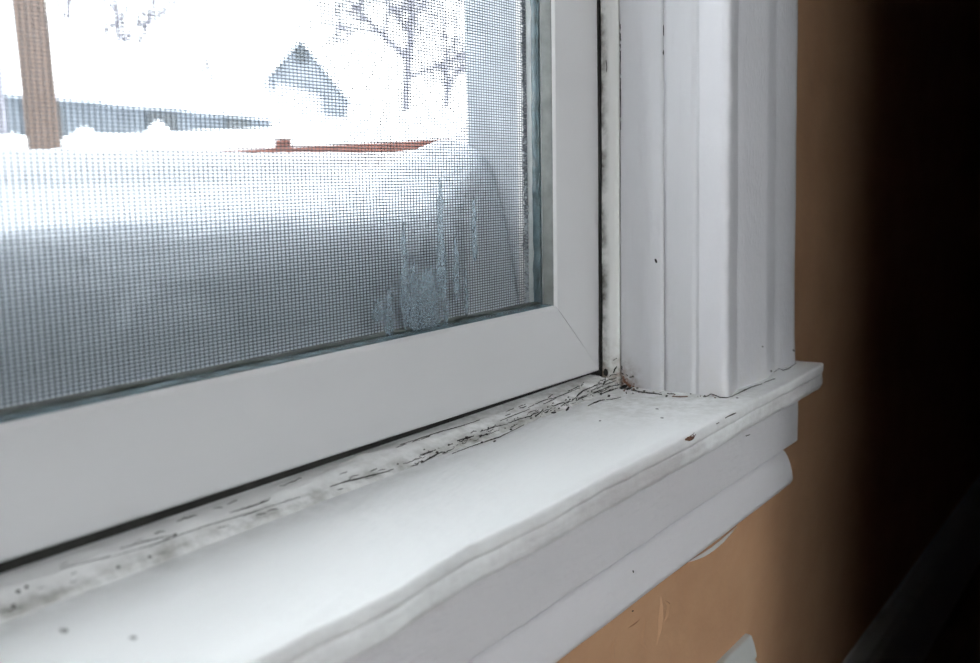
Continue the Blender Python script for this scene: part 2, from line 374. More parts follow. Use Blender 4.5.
# mirrored left jamb and casing, outside the picture
lj = boxes('trim_9', [(-7.0 * U, XL * U, 1.74 * U, 1.829 * U, ZC - .999 * U, ZC + (ZT + .9) * U), (XL * U, (XL + .04) * U, 1.76 * U, 2.36 * U, ZC - .999 * U, ZC + ZT * U)], M_casing)
tag(lj, 'white casing on the far side of the window', 'window casing', kind='structure')
hj = boxes('trim_10', [(-7.0 * U, 5.25 * U, 1.74 * U, 1.829 * U, ZC + (ZT + .9) * U, ZC + (ZT + 1.8) * U), (XL * U, 4.3 * U, 1.829 * U, 2.36 * U, ZC + (ZT - .05) * U, ZC + ZT * U)], M_casing)
tag(hj, 'white head casing over the window', 'window casing', kind='structure')

# ragged stop strip along the foot of the sash
def strip_wob(p):
    f = 1 if p.z > -.999 and p.y < 2.42 else .0
    e = .007 * nz(p.x * 2.2, p.y * 9, 5) + .006 * nz(p.x * 7, p.y * 22, p.z * 20) + .004 * nz(p.x * 22, p.y * 40, p.z * 30)
    r = .004 + .006 * max(0, (p.x - 2.8) / 1.5)
    return (0, f * e * 1.2, f * (e + r * nz(p.x * 16, p.y * 50, 17)) - .008 * (p.x - 1.2) / 3 * f)
stp = [(2.45, -1.0), (2.45, -.957), (2.40, -.955), (2.385, -.955), (2.372, -.956), (2.355, -.959), (2.335, -.963), (2.325, -.970), (2.305, -.975), (2.292, -.979), (2.283, -.985), (2.272, -.988), (2.262, -.993), (2.256, -1.0)]
strip = sweep('trim_11', stp, 'x', lin(XL + .04, .6, 50) + lin(.62, 4.296, 330), M_strip, wob=strip_wob, sharp=60)
tag(strip, 'cracked, mildewed paint strip between the sash and the stool', 'sill stop', kind='structure')
gap = boxes('trim_12', [((XL + .04) * U, 4.33 * U, 2.452 * U, 2.50 * U, ZC - 1.0 * U, ZC - .86 * U), (4.31 * U, 4.36 * U, 2.388 * U, 2.50 * U, ZC - 1.0 * U, ZC + ZT * U)], M_gap)
tag(gap, 'black dirty gap around the window sash', 'gap', kind='structure')

# ------------------------------------------------------------------ window sash with glass
win = empty('window_1', W(-.8, 2.55, -.94)); tag(win, 'white vinyl window sash with mitred corner and glass pane', 'window', kind='structure')
XI, ZI = 3.904, -.563         # inner corner of the sash
RX, RZ = .413, .362           # stile and rail width
ZIT = ZT - .45; XIL = XL + .46
secp = round_poly([(0, 2.60), (0, 2.416), (.004, 2.409), (.012, 2.4005), (.016, 2.399), (.5, 2.399), (.975, 2.399, .02), (1.0, 2.410, .01), (1.0, 2.60)], seg=3)
secp = [(s if s > .05 else s, y) for s, y in secp]
def sv(s): return s if s < .06 else s           # profile parameter: small values are absolute
def member(name, kind):
    n = len(secp); vs, fs = [], []
    g = .0025                                    # half of the mitre joint
    def pt(s, y, end):
        sx = s * RX if s > .05 else s; sz = s * RZ if s > .05 else s
        if kind == 'bottom':
            z = ZI - sz; dz = -(sz / RZ) * .0085 * 0
            x = (XI + sx - g) if end else (XIL - sx + g)
            z += -(.011 * (x - 1.25) / 1.5) * (sz / RZ)
            return (x, y, z + .012 * (sz / RZ))
        if kind == 'right':
            x = XI + sx + .0; z = (ZI - sz + g) if not end else (ZIT + sz - g)
            z0 = z
            if not end: z += -(.011 * (x - 1.25) / 1.5) * (sz / RZ) + .012 * (sz / RZ)
            return (x + .011 * (z + .6), y, z)
        if kind == 'left':
            x = XIL - sx; z = (ZI - sz + g) if not end else (ZIT + sz - g)
            return (x, y, z)
        if kind == 'top':
            z = ZIT + sz; x = (XI + sx - g) if end else (XIL - sx + g)
            return (x, y, z)
    for end in (0, 1):
        for (s, y) in secp: vs.append(W(*pt(s, y, end)))
    for k in range(n): fs.append((k, (k + 1) % n, n + (k + 1) % n, n + k))
    fs.append(tuple(range(n))[::-1]); fs.append(tuple(range(n, 2 * n)))
    return mesh_obj(name, vs, fs, M_vinyl, win, sharp=22)
rail = member('bottom_rail', 'bottom'); stile = member('stile', 'right'); member('stile', 'left'); member('top_rail', 'top')
ZM = 6.2                      # meeting rail
boxes('meeting_rail', [(XIL * U, XI * U, 2.40 * U, 2.60 * U, ZC + ZM * U, ZC + (ZM + .35) * U)], M_vinyl, win)
pane = boxes('glass_pane', [((XIL - .02) * U, (XI + .02) * U, 2.466 * U, 2.472 * U, ZC + (ZI - .02) * U, ZC + (ZIT + .02) * U)], M_glass, win)
# gasket and wavy sealant around the glass: right side (vertical) and bottom (horizontal)
shl = .011
def vwave(amp, f, ph): return lambda p: (shl * (p.z + .6) - (amp * (.5 + .5 * nz(ph, p.z * f, 1)) + amp * .6 * nz(ph, p.z * f * 4, 4)) * (p.x < XI - .004), 0, 0)
sweep('gasket', round_poly([(XI + .004, 2.412), (XI - .002, 2.414), (XI - .006, 2.450), (XI - .006, 2.464), (XI + .004, 2.464)]), 'z', lin(ZI, 1.3, 60) + [ZIT], M_bead, win, wob=vwave(.002, 4, 3))
sweep('sealant', round_poly([(XI + .004, 2.474), (XI - .008, 2.475, .006), (XI - .012, 2.495, .01), (XI - .006, 2.514, .006), (XI + .004, 2.515)]), 'z', lin(ZI, 1.3, 120) + [ZIT], M_teal, win, wob=vwave(.014, 3.5, 9))
def hwave(amp, f, ph): return lambda p: (0, 0, (amp * (.5 + .5 * nz(p.x * f, ph, 1)) + amp * .5 * nz(p.x * f * 4, ph, 4)) * (p.z > ZI + .002))
sweep('gasket', round_poly([(2.418, ZI - .004), (2.420, ZI + .002), (2.450, ZI + .006, .003), (2.464, ZI + .006), (2.464, ZI - .004)]), 'x', lin(XIL, XI, 120), M_teal, win, wob=hwave(.004, 3, 3))
sweep('sealant', round_poly([(2.474, ZI - .004), (2.475, ZI + .006, .006), (2.495, ZI + .010, .01), (2.53, ZI + .006, .006), (2.54, ZI - .004)]), 'x', lin(XIL, XI, 160), M_gasket, win, wob=hwave(.012, 3.2, 9))

# condensation runs frozen on the glass
def blob(pts, name='condensation_run'):
    """closed outline given in photo pixels, laid on the inner glass face"""
    yg = 2.462; P = [ony(u, v, yg) for u, v in pts]
    vs = [W(p.x, p.y, p.z) for p in P]; n = len(vs)
    vs += [v + Vector((0, .0004, 0)) for v in vs]
    fs = [tuple(range(n)), tuple(range(2 * n - 1, n - 1, -1))] + [(i, (i + 1) % n, n + (i + 1) % n, n + i) for i in range(n)]
    return mesh_obj(name, vs, fs, M_frost, pane_p, smooth=False)
pane_p = pane
def drip(u0, v0, v1, w0, w1, seed):
    L, R = [], []
    n = 22
    for i in range(n + 1):
        t = i / n; v = v0 + (v1 - v0) * t
        w = (w0 + (w1 - w0) * t) * (1 if i not in (0, n) else .25) * (1 + .7 * nz(seed, t * 7, 1) + .5 * nz(seed, t * 23, 6)) * min(1, (t * 5 + .15) ** .6) * min(1, ((1 - t) * 6 + .1) ** .6) / 2
        c = u0 + .02 * (v - v0) + 1.6 * nz(seed + 5, t * 4, 2)
        L.append((c - w, v + 1.2 * nz(seed, i * .9, 7))); R.append((c + w, v + 1.2 * nz(seed, i * .9, 9)))
    return blob(L + R[::-1])
for a in [(440, 178, 300, 3, 11, 1), (404, 222, 330, 2.5, 9, 2), (414, 262, 352, 6, 15, 3), (428, 268, 336, 10, 26, 4), (389, 286, 338, 4, 10, 5), (474, 196, 262, 2.5, 5, 6), (456, 236, 300, 3, 6, 7), (378, 300, 322, 6, 12, 8), (466, 268, 316, 2, 4, 9), (392, 330, 356, 3, 4, 10), (446, 300, 326, 6, 3, 11)]:
    drip(*a)

# ------------------------------------------------------------------ insect screen
scr = empty('insect_screen', W(-.8, 2.57, ZI)); tag(scr, 'dark wire insect screen fixed outside the window glass', 'window screen')
YS = 2.572; PX, PZ, WD = .0184, .01135, .0038
vs, fs = [], []
x = XIL - .02; i = 0
h = WD / 2
def wire(p0, p1, ax):
    b = len(vs)
    for p in (p0, p1):
        for (a, c) in ((-h, 0), (0, -h), (h, 0), (0, h)):
            q = Vector(p)
            if ax == 'z': q.x += a; q.y += c
            else: q.z += a; q.y += c
            vs.append(W(*q))
    for k in range(4): fs.append((b + k, b + (k + 1) % 4, b + 4 + (k + 1) % 4, b + 4 + k))
while x < XI + .02:
    j = .0012 * nz(x * 40, 1, 1)
    wire((x + j, YS, ZI - .02), (x + j + shl * (ZM - ZI), YS, ZM + .02), 'z'); x += PX
z = ZI - .02
while z < ZM + .02:
    j = .0008 * nz(z * 60, 4, 1)
    wire((XIL - .02, YS + WD * .35, z + j), (XI + .02 + shl * (z - ZI), YS + WD * .35, z + j), 'x'); z += PZ
o = mesh_obj('wire_mesh', vs, fs, M_wire, scr, smooth=False); o['kind'] = 'stuff'
def vlean(p): return (shl * (p.z + .6) + .0015 * nz(1, 3, p.z * 5), 0, 0)
sweep('screen_frame', round_poly([(XI + .03, 2.520), (XI - .002, 2.520, .003), (XI - .002, 2.545, .003), (XI + .03, 2.545)]), 'z', lin(ZI, 1.3, 60) + [ZIT], M_alu, scr, wob=vlean)
sweep('screen_frame', round_poly([(2.545, ZI - .03), (2.545, ZI - .004), (2.56, ZI - .004), (2.56, ZI - .03)]), 'x', [XIL, XI], M_alu, scr)
# pile weatherstrip: a ragged row of bristles beside the screen
vs, fs = [], []
rnd = random.Random(3)
z = ZI
while z < 1.4:
    for k in range(3):
        y0 = 2.549 + .007 * k
        l = .006 + .022 * rnd.random() * max(.25, .8 + 1.3 * nz(2, z * 9, 4))
        a = W(XI + .004 + shl * (z + .6), y0, z); c = W(XI - l + shl * (z + .6), y0 + .006 * (rnd.random() - .5), z + .012 * (rnd.random() - .5))
        tube([a, (a + c) / 2 + Vector((0, 0, .0003 * (rnd.random() - .5))), c], [.00035, .0003, .00012], 4, vs, fs)
    z += .0042
o = mesh_obj('weatherstrip_pile', vs, fs, M_fuzz, scr, smooth=False); o['kind'] = 'stuff'

# clumps of frost caught on the pile near the bottom corner
vs, fs = [], []
for i in range(150):
    t = rnd.random() ** 1.3; zc_ = ZI + .01 + t * .75
    if rnd.random() < t * .8: continue
    r_ = rnd.uniform(.004, .009); c_ = Vector((XI - .004 - rnd.random() * .012 + shl * (zc_ + .6), 2.546 + .012 * rnd.random(), zc_))
    bm = bmesh.new(); bmesh.ops.create_icosphere(bm, subdivisions=1, radius=r_)
    b0 = len(vs); bm.verts.ensure_lookup_table()
    for v_ in bm.verts: vs.append(W(*(c_ + v_.co * (1 + .5 * nz(*(v_.co * 200 + c_ * 9))))))
    for f_ in bm.faces: fs.append(tuple(b0 + v_.index for v_ in f_.verts))
    bm.free()
o = mesh_obj('frost_clumps', vs, fs, M_frostclump, scr, smooth=False); o['kind'] = 'stuff'

# ------------------------------------------------------------------ cracks, chips, specks on the painted wood
TARGETS = [stool, apron, mould, casing, jambA, jambB, jambS, strip, rail, stile, wall]
BV = []
for o in TARGETS:
    me = o.data; mw = Matrix.Identity(4)
    BV.append((o, BVHTree.FromPolygons([v.co.copy() for v in me.vertices], [tuple(p.vertices) for p in me.polygons])))
ORG = Vector((0, 0, ZC))
def hit(u, v):
    d = ray(u, v).normalized(); best = None
    for o, t in BV:
        r = t.ray_cast(ORG, d)
        if r[0] is not None and (best is None or r[3] < best[2]): best = (o, r[0], r[3], r[1])
    if best is None: return None
    n = best[3] if best[3].dot(d) < 0 else -best[3]
    return best[0], best[1] + n * .00012, n
def mark(name, pts, w, mat, jit=.35):
    """a thin sliver following the painted surface; pts in photo pixels, w = width(s) in pixels"""
    P = []
    for i in range(len(pts) - 1):
        a, b = Vector(pts[i]), Vector(pts[i + 1]); n = max(1, int((b - a).length / 2.2))
        for k in range(n): P.append(a + (b - a) * k / n)
    P.append(Vector(pts[-1])); n = len(P)
    vs, fs = [], []; par = None
    for i, p in enumerate(P):
        d = (P[min(i + 1, n - 1)] - P[max(i - 1, 0)])
        d = d.normalized() if d.length > 0 else Vector((1, 0))
        s = Vector((-d.y, d.x)); t = i / max(1, n - 1)
        ww = (w[0] + (w[1] - w[0]) * t) if isinstance(w, tuple) else w * (.45 + .55 * math.sin(math.pi * min(max(t, .12), .88)))
        ww *= 1 + .5 * nz(p.x * .35, p.y * .35, 3)
        c = p + s * jit * nz(p.x * .5, p.y * .5, 9)
        ha, hb = hit(*(c + s * ww / 2)), hit(*(c - s * ww / 2))
        if ha is None or hb is None: continue
        par = par or ha[0]
        vs += [ha[1], hb[1]]
    for i in range(len(vs) // 2 - 1): fs.append((2 * i, 2 * i + 1, 2 * i + 3, 2 * i + 2))
    if len(fs) == 0: return
    o = mesh_obj(name, vs, fs, mat, par, smooth=False)
    return o
def spot(name, u, v, a, b, mat, rot=0, seed=1):
    vs, par = [], None; n = 9
    for k in range(n):
        t = 2 * math.pi * k / n; r = 1 + .45 * nz(seed * 3.1, math.cos(t), math.sin(t))
        x, y = a * r * math.cos(t), b * r * math.sin(t)
        h_ = hit(u + x * math.cos(rot) - y * math.sin(rot), v + x * math.sin(rot) + y * math.cos(rot))
        if h_ is None: return
        par = par or h_[0]; vs.append(h_[1])
    return mesh_obj(name, vs, [tuple(range(n))], mat, par, smooth=False)

C = 'paint_crack'
for pts, w in [
    ([(576, 401), (577, 396), (583, 391), (590, 388)], 1.6), ([(590, 388), (597, 385), (600, 381)], 1.2), ([(602, 387), (604.5, 382), (605, 377)], 1.8),
    ([(602, 394), (607, 391.5), (613, 389.5), (618, 388)], 1.7), ([(588, 406), (594, 403), (601, 400.5), (605, 400)], 1.4), ([(606, 400), (614, 399), (621, 397.5)], .8),
    ([(613.5, 373), (615, 369), (617, 366.5)], 1.9), ([(621.5, 358), (622, 366), (621.5, 374)], 1.2), ([(626, 392), (626.5, 394)], 1.6),
    ([(613, 360.5), (617, 358)], .8), ([(631, 390), (640, 392), (650, 393.2), (662, 394.6)], 1.5), ([(667, 393.6), (674, 394.2)], 1.1),
    ([(703, 397), (708, 396), (711, 394), (715, 395), (720, 397.5), (727, 397.8), (733, 396)], 1.3), ([(733, 396), (745, 390), (752, 387), (762, 384)], 1.0),
    ([(764, 382.5), (770, 380.5), (775, 378.7)], .9), ([(774, 372), (779, 368.5), (783, 370.5), (788, 369), (796, 363.5)], .9),
    ([(420, 455), (428, 453), (436, 450)], 1.5), ([(422, 463), (432, 457), (441, 452.5), (445, 452)], 1.6), ([(448, 445.5), (452, 444)], 1.4), ([(457, 441), (466, 438.5), (474, 436)], 1.7),
    ([(330, 487), (345, 482), (362, 478), (378, 474), (390, 471)], 1.5), ([(452, 454), (470, 447), (482, 443), (500, 437), (512, 431), (524, 425)], 1.0),
    ([(400, 445), (420, 438.5), (440, 432), (462, 426), (480, 420)], .9), ([(500, 421), (520, 413), (530, 409)], .9), ([(480, 432), (495, 427), (508, 424)], .8),
    ([(535, 417), (541, 412), (543, 409)], 1.5), ([(551, 413), (556, 412.5)], 1.8), ([(566, 411), (569, 407)], 2.2), ([(520, 419), (532, 416)], 1.1), ([(581, 386), (584, 382.5)], 1.4),
    ([(230, 513), (250, 507), (268, 501), (270, 498)], 1.5), ([(120, 549), (140, 543), (160, 538), (176, 535)], 1.2), ([(60, 569), (80, 564), (110, 556)], 1.0),
    ([(100, 560), (150, 546), (200, 528), (250, 513), (300, 497)], .9), ([(549, 400), (560, 396), (570, 392), (580, 388)], 1.0), ([(552, 398), (540, 402), (528, 408)], .8),
    ([(718, 451), (722, 448), (728, 445)], .01),
    ([(725, 418), (730, 415.5), (736, 413)], 1.3), ([(716, 424), (719, 422.5)], 1.2), ([(745, 436), (750, 434.5)], .9),
    ([(620.3, 24), (620.6, 60)], 1.1), ([(620.6, 60), (620.7, 130)], .8), ([(620.5, 130), (620.6, 225)], .7),
    ([(663.6, 25), (663.6, 36)], .9), ([(663.4, 50), (663.2, 55)], 1.1),
    ([(606, 60), (607, 66), (606.6, 72)], 1.0),
    ([(690, 437), (694, 438)], .01)]:
    if isinstance(w, float) and w < .1: continue
    mark(C, pts, w, M_crack)
for k, (u, v, a, b_) in enumerate([(666.6, 396.2, 1.4, 1.1), (656, 260.8, 1.1, 2.6), (422, 462, 1.8, 1.6), (437, 452.5, 1.5, 1.2), (448.5, 445, 1.2, 1.2), (466.5, 438, 1.6, 1.6), (511, 429.8, 1.6, 1.1), (482, 442.5, 1.4, 1.1), (494.5, 441.5, 1.7, .9), (609, 396, 1.6, 1.3), (150, 557, 2.2, 1.6), (18, 592, 2.6, 1.9), (26.5, 587.5, 2, 1.6), (118, 567.5, 2.2, 1.2), (13, 606, 2.4, 1.6), (601, 394, 1.6, 1.3), (633, 571.5, .9, 1.5), (632.5, 611, 1.2, .8), (793.5, 350.5, .8, 1.2), (762.5, 346.5, .9, .9), (771, 371, 1.1, .9), (175, 535, 2.4, 1.2), (623.5, 387, 4.6, 2.2), (629, 388.5, 3.2, 1.2), (606, 372.5, 2.6, 3.4)]):
    spot('mildew_speck', u, v, a, b_, M_crack if k in (0, 1, 22, 23, 24, 9, 15) else M_speck, rot=-.3, seed=k + 1)
for k, (u, v, a, b_) in enumerate([(64, 631, 4.6, 2.6), (133, 638, 4.2, 2.0), (737, 398, 1.5, .8), (600, 421, 1.3, .7), (657, 409, 2.0, .8), (662, 418, 1.8, .7)]):
    spot('scuff_mark', u, v, a, b_, M_greyspeck, seed=k + 31)
mark('bare_wood_chip', [(685, 440), (689, 438.5), (692, 437), (695, 433.5)], 3.6, M_brownchip)
spot('bare_wood_chip', 690, 438.6, 4.2, 2.3, M_brownchip, rot=-.35, seed=4)
mark('bare_wood_chip', [(672, 396.5), (680, 397), (688, 396.5)], 1.5, M_brownchip)
mark('rust_stain', [(623, 376), (625, 382), (631, 387)], (1.2, 3.2), M_brownchip)

# many small cracks and specks scattered along the ragged strip and the corner
rc = random.Random(21)
def strip_px(u, k):            # k = 0 at the sash, 1 at the stool
    a = 371 + (600 - u) * .322 + 7; b = 388 + (612 - u) * .388 if u > 300 else 509 + (300 - u) * .345
    return a + (b - a) * k
for i in range(85):
    u = 300 + 315 * rc.random() ** .55 if i < 68 else rc.uniform(5, 320)
    k = rc.choice((.15, .4, .62, .8, .9, .97)) + rc.uniform(-.06, .06); v = strip_px(u, k)
    L_ = rc.uniform(3, 14) * (1 if u > 300 else 1.7); du = L_ / 2
    sl = -.36 + rc.uniform(-.18, .12)
    mark(C, [(u - du, v - sl * du), (u, v + rc.uniform(-.8, .8)), (u + du, v + sl * du)], rc.uniform(.5, 1.25), rc.choice((M_crack, M_crack, M_speck)), jit=1.2)
for i in range(70):
    u = 380 + 240 * rc.random() ** .5; k = min(1.04, .55 + .5 * rc.random()); v = strip_px(u, k)
    spot('mildew_speck', u, v, rc.uniform(.4, 1.3), rc.uniform(.3, .8), rc.choice((M_crack, M_speck, M_speck)), rot=-.35, seed=i + 60)
for i in range(26):
    u = 622 + 16 * rc.random() ** 1.5; v = 391 - 18 * rc.random() ** 1.4
    spot('rust_stain', u, v, rc.uniform(.5, 1.5), rc.uniform(.4, 1.1), rc.choice((M_brownchip, M_speck)), rot=rc.uniform(-1, 1), seed=i + 160)
for i in range(16):
    u = rc.uniform(632, 728); v = 391 + (u - 632) * .067 + rc.uniform(-1.5, 2.5)
    spot('mildew_speck', u, v, rc.uniform(.5, 1.6), rc.uniform(.3, .7), rc.choice((M_speck, M_brownchip)), rot=.1, seed=i + 200)

# torn paint edge under the moulding and wrinkled wall paint
M_torn = simple('torn paint edge', (.70, .70, .68), .7)
def flap(pts, w, out, mat, name):
    """raised sliver of paint standing off the wall; pts in photo pixels on the wall plane"""
    vs, fs = [], []
    for i, (u, v) in enumerate(pts):
        t = i / (len(pts) - 1); p = ony(u, v, 1.829); k = math.sin(math.pi * min(max(t, .04), .96))
        ww = w * k
        vs += [W(p.x - ww, p.y, p.z), W(p.x, p.y - out * k, p.z), W(p.x + ww * .8, p.y, p.z)]
    for i in range(len(pts) - 1):
        b = 3 * i; fs += [(b, b + 1, b + 4, b + 3), (b + 1, b + 2, b + 5, b + 4)]
    return mesh_obj(name, vs, fs, mat, wall)
flap([(661, 596), (661.5, 606), (661, 618), (660, 630), (656.5, 645)], .026, .010, M_wall, 'paint_wrinkle')
flap([(664, 600), (669, 604), (667, 616), (664, 622)], .020, .006, M_wall, 'paint_wrinkle')
flap([(646, 618), (644, 630), (643, 642), (646, 648)], .026, .006, M_wall, 'paint_wrinkle')
flap([(628, 628), (634, 624), (640, 619)], .022, .005, M_wall, 'paint_wrinkle')
flap([(616, 636), (612, 648), (615, 660)], .028, .006, M_wall, 'paint_wrinkle')
vs, fs = [], []
for i, (u, v, w) in enumerate([(688, 565, .4), (694, 561, 2.2), (703, 556, 3.2), (712, 550, 3.4), (722, 542, 3.0), (731, 534, 1.8), (737, 529, .4)]):
    a = ony(u, v - 3, 1.826); c = ony(u + .5 * w, v - 3 + w * 1.1, 1.812)
    vs += [W(*a), W(*c)]
for i in range(6): fs.append((2 * i, 2 * i + 1, 2 * i + 3, 2 * i + 2))
mesh_obj('torn_paint_edge', vs, fs, M_torn, wall)

# ------------------------------------------------------------------ outside: wall reveal, snow, porch, houses, trees
ext = boxes('trim_13', [((XI + .03) * U, XR * U, 2.60 * U, 2.90 * U, ZC - 1.1 * U, ZC + ZT * U)], M_ext)
tag(ext, 'pale outside frame post seen through the screen', 'window frame', kind='structure')
ext2 = boxes('trim_14', [(XL * U, XR * U, 2.60 * U, 3.1 * U, ZC - 1.3 * U, ZC - .62 * U)], M_ext)
tag(ext2, 'outside sill buried under the snow', 'window sill', kind='structure')

# snow drift banked on the outside sill: steep face by the screen, gentler slope up to a crest further out
CREST = [(-260, 146), (0, 150), (60, 149), (90, 152), (150, 149), (200, 151), (250, 153), (330, 152.5), (377, 153), (400, 152), (430, 148.5), (445, 143.5), (455, 138), (466, 120), (474, 108), (500, 100), (560, 98)]
YCR = 3.9; YF = 2.59
cz = [ony(u, v, YCR) for u, v in CREST]
def crest(x):
    if x <= cz[0].x: return cz[0].z
    for a, b in zip(cz, cz[1:]):
        if a.x <= x <= b.x:
            t = (x - a.x) / (b.x - a.x); return a.z + (b.z - a.z) * t
    return cz[-1].z
def sstep(a, b, t):
    t = min(1, max(0, (t - a) / (b - a))); return t * t * (3 - 2 * t)
DP = [(2.5, -1.0), (2.59, -.66), (2.62, -.54), (2.66, -.41), (2.71, -.28), (2.78, -.175), (2.87, -.105), (3.0, -.06), (3.15, -.03), (3.3, .0), (3.7, .08)]
def interp(P, t):
    t = min(max(t, P[1][0]), P[-2][0] + .39)
    for i in range(1, len(P) - 1):
        if t <= P[i + 1][0] or i == len(P) - 2:
            (x0, a), (x1, b), (x2, c), (x3, d) = P[i - 1], P[i], P[i + 1], P[min(i + 2, len(P) - 1)]
            m1 = (c - a) / (x2 - x0); m2 = (d - b) / (x3 - x1) if x3 > x1 else m1; h_ = x2 - x1; u = (t - x1) / h_
            return b * (2 * u ** 3 - 3 * u * u + 1) + m1 * h_ * (u ** 3 - 2 * u * u + u) + c * (3 * u * u - 2 * u ** 3) + m2 * h_ * (u ** 3 - u * u)
def drift(x, y):
    """height of the snow in build units"""
    xc = x * YCR / y if y > .1 else x                    # the crest as the eye meets it along this line
    c = crest(xc if y > 3.3 else x * YCR / 3.3)
    off = .05 * nz(x * .8, 3, 3) + .02 * nz(x * 2.5, 6, 3)
    k = y - off * sstep(2.6, 2.8, y) * (1 - sstep(3.2, 3.8, y))
    z = interp(DP, k) if k < 3.6 else 0
    if k >= 3.3:
        t = sstep(3.3, YCR, k); z0 = interp(DP, 3.3) + (k - 3.3) * .2
        z = z0 * (1 - t) + c * t
    if y > YCR: z = c - .25 * (y - YCR) - .1 * (y - YCR) ** 2
    z += .010 * nz(x * 3, y * 5, 1) * (1 - sstep(3.5, 3.9, y)) + .005 * nz(x * 11, y * 11, 5) + (.006 * nz(x * 26, y * 9, 2) + .005 * nz(x * 60, y * 30, 2)) * sstep(3.5, 3.9, y)
    # piled up in the corner by the frame
    z += .22 * sstep(3.45, 3.95, x) * sstep(2.62, 2.80, y) * (1 - sstep(3.0, 3.6, y)) + .05 * sstep(3.0, 3.9, x) * sstep(2.6, 2.7, y) * (1 - sstep(3.0, 3.5, y))
    return z
xs = lin(XL + .1, 3.93, 240) + lin(4.0, 9.0, 40)
ys_ = lin(YF, 2.92, 36) + lin(2.95, 4.1, 44) + [4.3, 4.6, 5.0, 5.5, 6.2, 7.2]
vs, fs = [], []
for x in xs:
    for y in ys_:
        yy = y if x <= 3.93 else max(y, 2.905 + .0005 * (y - YF))
        vs.append(W(x, yy, drift(x, yy)))
ny = len(ys_); nv = len(vs)
for i in range(len(xs) - 1):
    for k in range(ny - 1):
        a = i * ny + k; fs.append((a, a + 1, a + ny + 1, a + ny))
# skirt down to the sill and the ground
for seq in ([i * ny for i in range(len(xs))], [i * ny + ny - 1 for i in range(len(xs))], list(range(ny)), [(len(xs) - 1) * ny + k for k in range(ny)]):
    b = len(vs)
    for i in seq: vs.append(Vector((vs[i].x, vs[i].y, ZC - 8.2 * U if vs[i].y > 3.0 * U else ZC - .66 * U)))
    for k in range(len(seq) - 1): fs.append((seq[k], seq[k + 1], b + k + 1, b + k))
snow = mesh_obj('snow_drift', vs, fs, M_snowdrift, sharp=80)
tag(snow, 'snow drift banked against the outside of the window screen', 'snow', kind='stuff')

eave = boxes('shade_eave', [(-4, 6, YO, YO + .40, 2.62, 2.72)], M_ext); tag(eave, 'unseen eave added above the window to shade the snow', 'roof', kind='structure')  # added out of view to darken the snow near the screen
# snow-covered ground
vs, fs = [], []
gx, gy = lin(-40, 70, 70), [YO + .03 + (90) * (i / 50) ** 2.2 for i in range(51)]
for y in gy:
    for x in gx:
        r = math.hypot(x, y)
        vs.append(Vector((x, y, -.45 + .12 * nz(x * .3, y * .3, 2) + max(0, r - 3) * .012 + (.25 * nz(x * .12, y * .12, 5) if r > 6 else 0))))
for j in range(len(gy) - 1):
    for i in range(len(gx) - 1):
        a = j * len(gx) + i; fs.append((a, a + 1, a + len(gx) + 1, a + len(gx)))
g = mesh_obj('snow_ground', vs, fs, M_snowfar); tag(g, 'snow covered yard outside the window', 'snow', kind='stuff')

def far(u, v, dist):          # a point in metres at a given horizontal distance
    r = ray(u, v); k = dist / math.hypot(r.x, r.y)
    return Vector((0, 0, ZC)) + r * k
def facing(u, v, dist):
    p = far(u, v, dist); f = Vector((p.x, p.y, 0)).normalized(); r = Vector((f.y, -f.x, 0))
    return p, r, f

# porch post
p, r, f = facing(30, 0, 3.3)
post = empty('porch_post', (p.x, p.y, -.45)); tag(post, 'brown square wooden porch post rising from the snow', 'post')
hw = .047
top = far(28.5, 0, 3.3); bot = far(45.5, 150, 3.3)
ax = (top - bot).normalized()
P0 = bot - ax * 1.25; P1 = top + ax * 1.6
def prism(name, a, b, r, f, hw, hd, mat, parent, n=1):
    vs, fs = [], []
    c = hw * .12
    ring = [(-hw, -hd + c), (-hw + c, -hd), (hw - c, -hd), (hw, -hd + c), (hw, hd), (-hw, hd)]
    for e in (a, b):
        for (i, j) in ring: vs.append(e + r * i + f * j)
    n = len(ring)
    for k in range(n): fs.append((k, (k + 1) % n, n + (k + 1) % n, n + k))
    fs += [tuple(range(n))[::-1], tuple(range(n, 2 * n))]
    return mesh_obj(name, vs, fs, mat, parent, smooth=False)
prism('shaft', P0, P1, r, f, hw, hw, M_post, post)
prism('cap_block', P1 - Vector((0, 0, .14)), P1, r, f, hw * 1.35, hw * 1.35, M_post, post)

# red-brown rail with a stub post, behind the drift
A = far(200, 151, 3.0); B = far(459, 137.6, 2.62)
rl = empty('deck_rail', (A.x, A.y, -.45)); tag(rl, 'red-brown wooden deck rail with snow banked over it', 'rail')
d = (B - A).normalized(); rr = Vector((d.y, -d.x, 0)).normalized()
A2 = A - d * .1
vs, fs = [], []
for e in (A2, B):
    for (i, z) in ((-.02, 0), (.02, 0), (.02, -.09), (-.02, -.09)): vs.append(e + rr * i + Vector((0, 0, z)))
fs = [(0, 1, 5, 4), (1, 2, 6, 5), (2, 3, 7, 6), (3, 0, 4, 7), (3, 2, 1, 0), (4, 5, 6, 7)]
mesh_obj('top_board', vs, fs, M_rail, rl, smooth=False)
for (u, v0, tall) in ((283, 138, True), (440, 140, False)):
    q = far(u, v0, 2.86 if tall else 2.66)
    boxes('stub_post', [(q.x - .017, q.x + .017, q.y - .017, q.y + .017, -.45, q.z if tall else q.z - .03)], M_rail, rl)

